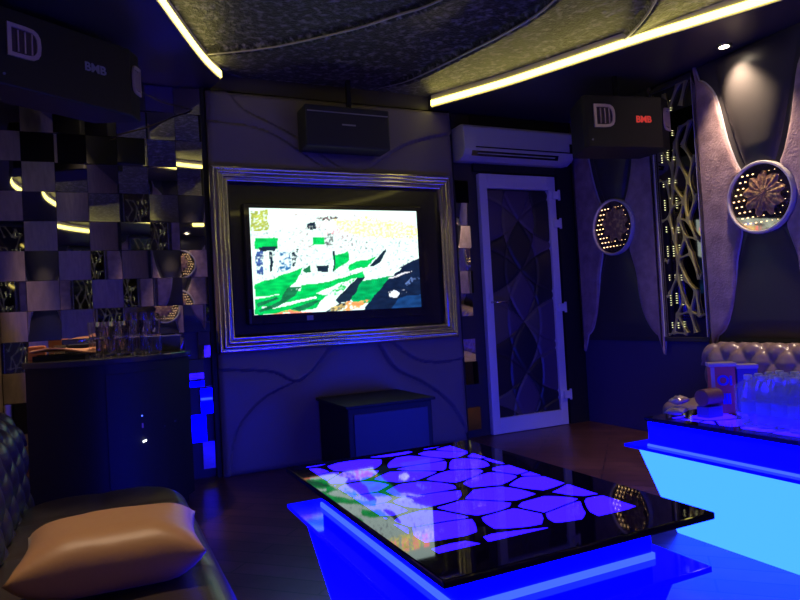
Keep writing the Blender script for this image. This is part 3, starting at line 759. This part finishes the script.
def sofa_back(mb, X0, sgn, y0, y1, zs, zt, depth, pitch, amp, ny=220, endR=.10):
    """X0 front face x, sgn = +1 when the back lies towards +x"""
    prof = []
    r = .085; n_ = 46; Ht = zt - zs; total = Ht - r + PI * r / 2 * 1.0 + depth - r
    def pp(s):
        if s < Ht - r: return (0.03 * s / Ht, zs + s, -1, 0)
        s -= Ht - r
        if s < PI * r / 2:
            a = s / r; return (.03 + r - r * math.cos(a), zt - r + r * math.sin(a), -math.cos(a), math.sin(a))
        s -= PI * r / 2; return (.03 + r + s * .8, zt, 0, 1)
    def fn(u, v):
        s = v * total; dx, z, nx, nz = pp(s); y = y0 + (y1 - y0) * u
        q = amp * (abs(math.sin(PI * (y + s) / (2 * pitch)) * math.sin(PI * (y - s) / (2 * pitch))) ** .45)
        if s > Ht + r * .4: q *= max(.25, 1 - (s - Ht) / .12)
        e = min(y - y0, y1 - y); k = 0
        if e < endR: k = endR - math.sqrt(max(0, endR * endR - (endR - e) ** 2))
        return (X0 + sgn * (dx + nx * q + k * .8 * (1 if s < Ht - r else 0)), y, z + nz * q - (k * .5 if z > zs + .1 else 0))
    return mb.grid(fn, ny, n_)
# left sofa
sf = thing('tufted_sofa', 'dark brown tufted leather sofa along the left wall', 'sofa', (-.1, .7, 0))
mb = MB(); pad_top(mb, -.30, .265, -1.5, 2.66, .10, .425, .07, .22, seat_tuft(.29, .33, .016, -.30, 2.66), 40, 240)
mb.build('seat', M['sofa'], sf, smooth=.9)
mb = MB(); sofa_back(mb, -.255, -1, -1.5, 2.80, .30, .71, .24, .085, .030, 420)
mb.box(-.51, -.33, -1.5, 2.74, .10, .66); mb.build('backrest', M['sofa'], sf, smooth=.9, fix=False)
MB().box(-.50, .22, -1.48, 2.58, .0, .10).build('plinth', M['sofabase'], sf)
# right sofa
sr = thing('tufted_sofa', 'taupe tufted leather sofa against the right padded wall', 'sofa', (3.4, 1.3, 0))
mb = MB(); pad_top(mb, 3.02, 3.56, -1.2, 2.93, .10, .40, .06, .12, seat_tuft(.27, .33, .014, 3.02, 2.93), 34, 200); mb.build('seat', M['sofa2'], sr, smooth=.9)
mb = MB(); sofa_back(mb, 3.50, 1, -1.2, 2.99, .30, .70, .20, .078, .030, 420); mb.box(3.56, 3.75, -1.2, 2.93, .10, .66); mb.build('backrest', M['sofa2'], sr, smooth=.9, fix=False)
MB().box(3.06, 3.74, -1.18, 2.88, 0, .10).build('plinth', M['sofabase'], sr)

# cushion
def pillow(w, d, T, c, rz):
    mb = MB(); N = 40
    for s in (1, -1):
        def fn(u, v):
            a, b = (u * 2 - 1), (v * 2 - 1)
            px = a * (1 - .07 * (1 - b * b) + .0) * w / 2; py = b * (1 - .07 * (1 - a * a)) * d / 2
            h = T / 2 * ((1 - a ** 4) * (1 - b ** 4)) ** .55
            h *= 1 + .05 * math.sin(a * 7 + b * 3) * (abs(a) + abs(b)) / 2
            if s < 0: h = min(h, T * .36)
            x, y = px * math.cos(rz) - py * math.sin(rz), px * math.sin(rz) + py * math.cos(rz)
            return (c[0] + x, c[1] + y, c[2] + s * h + .012 * (abs(a * b)) ** 3)
        mb.grid(fn, N, N)
    return mb
cu = pillow(.40, .34, .15, (.012, 1.70, .425 + .060), -.05)
o = cu.build('cushion', M['satin'], smooth=True, fix=False)
bm = bmesh.new(); bm.from_mesh(o.data); bmesh.ops.remove_doubles(bm, verts=bm.verts, dist=.0008); bmesh.ops.recalc_face_normals(bm, faces=bm.faces); bm.to_mesh(o.data); bm.free()
tag(o, 'shiny bronze satin cushion lying on the left sofa', 'cushion')

# ------------------------------------------------------------------ LED tables
def led_table(label, x0, x1, y0, y1, zt, sh, box_in, base_top, base_bot, pat):
    t = thing('led_coffee_table', label, 'table', ((x0 + x1) / 2, (y0 + y1) / 2, 0))
    gm = pebble_glass('pebble_glass', *[a - b for a, b in zip(pat, (t.location.x, t.location.x, t.location.y, t.location.y))])
    MB().box(x0, x1, y0, y1, zt - .018, zt).build('glass_top', gm, t, bevel=.004)
    zs = zt - .13
    MB().box(x0 + box_in[0], x1 - box_in[1], y0 + box_in[2], y1 - box_in[3], zs + sh + .001, zt - .0185).build('upper_box', M['blue'], t)
    e = .006
    MB().box(x0 + box_in[0] - e, x1 - box_in[1] + e, y0 + box_in[2] - e, y1 - box_in[3] + e, zs + .0005, zs + .0005 + sh).build('light_strip', M['bluestrip'], t)
    return t, zs
t1, zs = led_table('glowing blue table with pebble-pattern glass top in the middle', .575, 1.315, 1.105, 2.245, .49, .015, (.095, .09, .12, .10), None, None, (.635, 1.20, 1.235, 2.20))
MB().box(.575, 1.305, 1.115, 2.255, zs - .014, zs).build('shelf', M['shelfacr'], t1, bevel=.002)
MB().frustum((.66, 1.23, 1.33, 1.97), 0.002, (.59, 1.30, 1.20, 2.08), zs - .0145).build('base', M['blue'], t1)
t2, zs = led_table('glowing cyan-fronted table holding drinks, by the right sofa', 2.167, 2.90, .90, 2.165, .49, .009, (.022, .03, .02, .004), None, None, (2.235, 2.83, 1.0, 2.07))
MB().box(2.150, 2.92, .88, 2.275, zs - .014, zs).build('shelf', M['shelfacr'], t2, bevel=.002)
MB().frustum((2.217, 2.85, 1.05, 2.06), 0.002, (2.160, 2.90, .93, 2.195), zs - .0145).build('base', M['cyan'], t2)

# ------------------------------------------------------------------ things on the right table
ZT = .49
def bag(name, mat, c, rz, w, d, h, label, seed, crumple=.25):
    rnd = random.Random(seed); mb = MB(); N = 16
    for s in (1, -1):
        def fn(u, v):
            a, b = u * 2 - 1, v * 2 - 1; q = ((1 - a ** 4) * (1 - b * b)) ** .6
            z = s * h / 2 * q * (1 if s > 0 else .85)
            nz = noise.noise((a * 2.2 + seed, b * 2.2, s * 3)) * crumple * h * (1 if s > 0 else .2)
            x, y = a * w / 2, b * d / 2 * (1 - .12 * (1 - abs(a)))
            return (c[0] + x * math.cos(rz) - y * math.sin(rz), c[1] + x * math.sin(rz) + y * math.cos(rz), c[2] + z + nz * q)
        mb.grid(fn, N, N)
    o = mb.build(name, mat, smooth=True, fix=False)
    bm = bmesh.new(); bm.from_mesh(o.data); bmesh.ops.remove_doubles(bm, verts=bm.verts, dist=.0005); bmesh.ops.recalc_face_normals(bm, faces=bm.faces); bm.to_mesh(o.data); bm.free()
    zmin = min(v.co.z for v in o.data.vertices); o.location.z += 0
    return tag(o, label, 'packet')
bag('snack_packet', M['foil2'], (2.30, 2.10, ZT + .020), .5, .12, .08, .036, 'crumpled grey foil packet lying at the far table corner', 3, .1)
bag('snack_packet', M['foil'], (2.33, 2.11, ZT + .062), .2, .085, .06, .040, 'shiny pinkish foil packet on top of the grey packet', 8)
o = thing('snack_roll', 'dark red cylindrical snack pack lying on its side by the carton', 'snack pack', (2.40, 2.04, ZT))
MB().lathe([(.032, -.05), (.036, -.047), (.036, .047), (.032, .05)], (2.372, 1.985, ZT + .085), 24, 'x').build('wrapper', M['cuplid'], o, smooth=.6)
MB().box(2.325, 2.415, 1.955, 2.015, ZT + .0005, ZT + .048).build('tray', M['carton2'], o, bevel=.004)

ct = thing('carton', 'tall red snack carton with blue lettering on the right table', 'carton', (2.46, 1.99, ZT))
MB().prism([(2.425, 2.015), (2.505, 1.955), (2.55, 2.01), (2.47, 2.07)], ZT, ZT + .215, 'z').build('box', M['carton'], ct, bevel=.002)
MB().prism([(2.418, 2.015), (2.506, 1.948), (2.557, 2.01), (2.47, 2.077)], ZT + .207, ZT + .222, 'z').build('lid_edge', M['cartonedge'], ct)
dirv = Vector((2.505 - 2.425, 1.955 - 2.015, 0)); ang = math.atan2(dirv.y, dirv.x)
def on_face(cx_, cz_): 
    mid = Vector((2.425, 2.015, 0)) + dirv * cx_; nrm = Vector((dirv.y, -dirv.x, 0)).normalized() * .0015
    return Matrix.Translation((mid.x + nrm.x - 2.46, mid.y + nrm.y - 1.99, cz_)) @ Matrix.Rotation(ang, 4, 'Z') @ Matrix.Rotation(PI / 2, 4, 'X')
text_mesh('Oi', .06, .0008, M['cartonink'], 'lettering', ct, on_face(.55, .145), .002)
text_mesh('|||', .045, .0008, M['cartonink'], 'printed_panel', ct, on_face(.6, .07), .003)
MB().add([tuple(Vector((2.425, 2.015, 0)) + dirv * a + Vector((dirv.y, -dirv.x, 0)).normalized() * .0012 + Vector((0, 0, z))) for a, z in ((0.0, ZT), (.16, ZT), (.16, ZT + .205), (0, ZT + .205))], [(0, 1, 2, 3)]).build('side_stripe', M['cartonedge'], ct, solid=.0008)
c2 = thing('carton', 'dark blue carton standing right beside the red snack carton', 'carton', (2.56, 1.93, ZT))
MB().prism([(2.515, 1.955), (2.575, 1.90), (2.62, 1.95), (2.56, 2.005)], ZT, ZT + .205, 'z').build('box', M['carton2'], c2, bevel=.002)
MB().prism([(2.513, 1.955), (2.575, 1.895), (2.625, 1.95), (2.56, 2.007)], ZT + .195, ZT + .211, 'z').build('lid_edge', M['cartonedge'], c2)
d2 = Vector((.06, -.055, 0)); a2 = math.atan2(d2.y, d2.x); mid = Vector((2.515, 1.955, 0)) + d2 * .5; nr_ = Vector((d2.y, -d2.x, 0)).normalized() * .0015
text_mesh('as', .045, .0008, M['cartonink'], 'lettering', c2, Matrix.Translation((mid.x + nr_.x - 2.56, mid.y + nr_.y - 1.93, .16)) @ Matrix.Rotation(a2, 4, 'Z') @ Matrix.Rotation(PI / 2, 4, 'X'), .001)

# bottled water in shrink wrap
def make_bottle():
    t = thing('water_bottle', 'small clear water bottle inside the shrink-wrapped pack', 'bottle', (0, 0, 0), 'water bottles in the shrink-wrapped pack'); t['_base'] = (0, 0, 0)
    MB().lathe([(.022, 0), (.029, .004), (.030, .02), (.028, .03), (.030, .04), (.030, .115), (.028, .13), (.016, .165), (.0125, .172), (.0125, .185)], (0, 0, 0), 18).build('body', M['bottle'], t, smooth=.9)
    MB().lathe([(.0305, .055), (.0307, .056), (.0307, .10), (.0305, .101)], (0, 0, 0), 18).build('label_band', M['blabel'], t, smooth=.9)
    MB().lathe([(.0145, .183), (.0150, .184), (.0150, .200), (.0140, .202)], (0, 0, 0), 14).build('cap', M['cap'], t, smooth=.7)
    for c in kids(t) + [t]:
        if '_base' in c: del c['_base']
    return t
bt = make_bottle(); first = True
for i in range(4):
    for j in range(5):
        loc = (2.292 + i * .063, 1.735 - j * .063, ZT + .0005)
        if first: bt.location = loc; first = False
        else: dup(bt, loc)
mb = MB(); rnd = random.Random(4)
def wrapf(lv, v):
    x0, x1, y0, y1 = 2.256, 2.518, 1.445, 1.772
    per = 4; a = lv * 4; k = int(a) % 4; r = a - int(a)
    c = [(x0, y0), (x1, y0), (x1, y1), (x0, y1)]; p = Vector(c[k]).lerp(Vector(c[(k + 1) % 4]), r)
    m_ = Vector(((x0 + x1) / 2, (y0 + y1) / 2)); h = v
    if h > .78: s = 1 - (h - .78) * 1.6
    else: s = 1
    p = m_ + (p - m_) * (s * (1 + .008 * math.sin(lv * 90) * (h)))
    return (p.x, p.y, ZT + .001 + min(h, 1) * .203 + (.012 * noise.noise((p.x * 25, p.y * 25, 1)) if h > .7 else 0))
mb.grid(wrapf, 96, 18)
tag(mb.build('shrink_wrap', M['wrap'], smooth=True, fix=False), 'clear crinkled shrink wrap around the pack of water bottles', 'wrapping')

# ------------------------------------------------------------------ bow-front cabinet and its things
ZK = .862
cb = thing('bow_front_cabinet', 'black bow-front cabinet in the corner holding glasses', 'cabinet', (.07, 4.0, 0))
cx0, cx1 = -.335, .465
def bow(off=0, n=20):
    pts = [(cx0 - off, 4.385)]
    for k in range(n + 1):
        q = k / n; x = cx0 - off + (cx1 - cx0 + 2 * off) * q
        y = 3.90 - .40 * (math.sin(PI * min(1, q * .86 + .14)) ** .85) - off
        pts.append((x, y))
    pts.append((cx1 + off, 4.385)); return pts
MB().prism(bow(0), .06, ZK - .03, 'z').build('body', M['cab'], cb, smooth=.5)
MB().prism(bow(-.03), .0, .06, 'z').build('plinth', M['matte'], cb)
MB().prism(bow(.012), ZK - .03, ZK, 'z').build('top', M['cabtop'], cb, bevel=.004)
B = bow(0)
dmb = MB(); v = []; seg = B[10:18]
for x, y in seg: v += [(x, y - .006, .12), (x, y - .006, ZK - .08), (x, y + .004, ZK - .08), (x, y + .004, .12)]
f = []
for i in range(len(seg) - 1):
    for k in range(4): f.append((4 * i + k, 4 * i + (k + 1) % 4, 4 * i + 4 + (k + 1) % 4, 4 * i + 4 + k))
f += [(0, 1, 2, 3), tuple(4 * (len(seg) - 1) + k for k in (3, 2, 1, 0))]
do = dmb.add(v, f).build('door', M['doorglass'], cb, smooth=.5)
def led(x, z, w, h, m, nm, tilt=0):
    # on the door surface
    for i in range(len(B) - 1):
        if i > 0 and B[i][0] <= x <= B[i + 1][0]: y = B[i][1] + (B[i + 1][1] - B[i][1]) * (x - B[i][0]) / (B[i + 1][0] - B[i][0]); break
    MB().add([(x - w, y - .0105, z - h - tilt), (x + w, y - .0105, z - h + tilt), (x + w, y - .0105, z + h + tilt), (x - w, y - .0105, z + h - tilt),
              (x - w, y - .006, z - h - tilt), (x + w, y - .006, z - h + tilt), (x + w, y - .006, z + h + tilt), (x - w, y - .006, z + h - tilt)],
             [(0, 1, 2, 3), (7, 6, 5, 4), (0, 4, 5, 1), (1, 5, 6, 2), (2, 6, 7, 3), (3, 7, 4, 0)]).build(nm, m, do)
led(.19, .43, .012, .004, M['whiteled'], 'display_light', .003)
led(.185, .56, .003, .003, M['blueled'], 'power_light'); led(.186, .51, .004, .012, P('dim_blue', (.01, .01, .05), .5, em=(.1, .05, 1), es=.25), 'power_light')
led(.30, .48, .003, .002, M['greybox'], 'button'); led(.36, .49, .004, .004, M['greybox'], 'button')

# tumblers
tb = thing('glass_tumbler', 'clear glass tumbler standing on the black cabinet', 'glass', (0, 0, 0), 'glass tumblers on the cabinet'); tb['_base'] = (0, 0, 0)
MB().lathe([(.020, 0), (.030, .001), (.034, .092), (.032, .092), (.028, .012), (.0, .010)], (0, 0, 0), 20).build('bowl', M['glass'], tb, smooth=.7, fix=True)
for c in kids(tb) + [tb]:
    if '_base' in c: del c['_base']
k = 0; first = True
for tier in (0, 1):
    for j in range(2):
        for i in range(5):
            if tier and j == 0 and i in (4,): continue
            x = -.015 + i * .073 + .012 * j; y = 3.80 + j * .078; z = ZK + .0005 + tier * .0935
            lab = ('clear glass tumbler standing on the cabinet top, lower tier' if tier == 0 else 'clear glass tumbler stacked on the lower glasses, upper tier'); gr = 'lower tier of glass tumblers' if tier == 0 else 'upper tier of glass tumblers'
            if first: tb.location = (x, y, z); tb['label'] = lab; tb['group'] = gr; first = False
            else: dup(tb, (x, y, z), label=lab, group=gr)
# tray, cloths, boxes
tr = MB(); tr.box(-.30, -.07, 3.74, 3.96, ZK + .0005, ZK + .006); tr.box(-.30, -.07, 3.735, 3.745, ZK + .0005, ZK + .028); tr.box(-.30, -.07, 3.955, 3.965, ZK + .0005, ZK + .028); tr.box(-.305, -.295, 3.735, 3.965, ZK + .0005, ZK + .028); tr.box(-.075, -.065, 3.735, 3.965, ZK + .0005, ZK + .028)
tag(tr.build('serving_tray', M['black'], bevel=.002), 'low black serving tray on the cabinet left of the glasses', 'tray')
mb = MB(); mb.grid(lambda u, v: (-.315 + .30 * u, 3.73 + .22 * v, ZK + .047 + .012 * math.sin(u * 5) * (1 - v) + .004 * math.sin(v * 9 + u * 4)), 30, 20)
tag(mb.build('folded_napkin', M['peach'], smooth=True, solid=.008), 'peach napkin laid flat across the black serving tray', 'napkin')
tag(MB().box(-.345, -.262, 4.0, 4.08, ZK + .0005, ZK + .075).build('napkin_box', M['orange'], bevel=.006), 'small orange box at the left end of the cabinet top', 'box')
bx = thing('small_device', 'dark grey box with a small knob behind the serving tray', 'box', (-.10, 4.2, ZK))
MB().box(-.16, -.02, 4.12, 4.26, ZK + .0005, ZK + .07).build('casing', M['greybox'], bx, bevel=.004)
MB().lathe([(.008, 0), (.008, -.01)], (-.045, 4.12, ZK + .035), 12, 'y').build('knob', M['logo_grey'], bx)
mg = thing('small_cup', 'small pale cup beside the orange box on the cabinet', 'cup', (-.2, 4.14, ZK))
MB().lathe([(.0, .0005), (.024, .0005), (.03, .07), (.027, .07), (.022, .008), (0, .006)], (-.2, 4.14, ZK), 18).build('bowl', P('pale_ceramic', (.55, .45, .32), .4), mg, smooth=.7)
MB().tube([(-.172, 4.14, ZK + .055), (-.155, 4.14, ZK + .05), (-.152, 4.14, ZK + .03), (-.174, 4.14, ZK + .02)], .004, 8).build('handle', P('pale_ceramic_handle', (.55, .45, .32), .4), mg, smooth=True)
b2 = thing('black_storage_box', 'dark lidded box at the right end of the cabinet top', 'box', (.36, 4.15, ZK))
MB().box(.27, .44, 4.05, 4.25, ZK + .0005, ZK + .085).build('box', M['greybox'], b2, bevel=.003)
MB().box(.265, .445, 4.045, 4.255, ZK + .0855, ZK + .092).build('lid', M['logo_grey'], b2, bevel=.002)

# subwoofer under the TV
sb = thing('subwoofer', 'low black glossy box cabinet on the floor under the television', 'subwoofer', (1.655, 4.05, 0))
MB().box(1.364, 1.945, 3.76, 4.33, .02, .44).build('cabinet', M['matte'], sb, bevel=.006)
MB().box(1.345, 1.965, 3.74, 4.34, .44, .458).build('top', M['matte'], sb, bevel=.003)
for x in (1.40, 1.90):
    for y in (3.80, 4.28): MB().lathe([(.02, 0), (.02, .021)], (x, y, 0), 12).build('foot', M['matte'], sb)
MB().box(1.40, 1.91, 3.752, 3.7605, .06, .40).build('front_panel', P('sub_front', (.045, .03, .07), .45), sb, bevel=.002)  # bluish base paints in the table glow mirrored on the front

for o in list(bpy.data.objects):
    if '_base' in o: del o['_base']

# ------------------------------------------------------------------ world, camera
sc = bpy.context.scene
w = bpy.data.worlds.new('world'); sc.world = w; w.use_nodes = True; w.node_tree.nodes['Background'].inputs[0].default_value = (.02, .02, .03, 1); w.node_tree.nodes['Background'].inputs[1].default_value = .2
cd = bpy.data.cameras.new('camera'); cam = bpy.data.objects.new('camera', cd); COL.objects.link(cam); sc.camera = cam
cd.sensor_width = 36; cd.lens = 648.27 * 36 / 800; cd.clip_start = .02
yaw, pit, rol = 4.37345169e-01, 2.27881635e-02, -5.43265028e-02
Fv = Vector((math.sin(yaw) * math.cos(pit), math.cos(yaw) * math.cos(pit), math.sin(pit))); Rt = Vector((math.cos(yaw), -math.sin(yaw), 0)); U = Rt.cross(Fv)
r = Rt * math.cos(rol) + U * math.sin(rol); u = -Rt * math.sin(rol) + U * math.cos(rol)
m4 = Matrix(((r.x, u.x, -Fv.x, 0), (r.y, u.y, -Fv.y, 0), (r.z, u.z, -Fv.z, 1.0), (0, 0, 0, 1)))
cam.matrix_world = m4
sc.view_settings.view_transform = 'Standard'; sc.view_settings.look = 'None'; sc.view_settings.gamma = 1; sc.view_settings.use_curve_mapping = False
sc.view_settings.exposure = 0
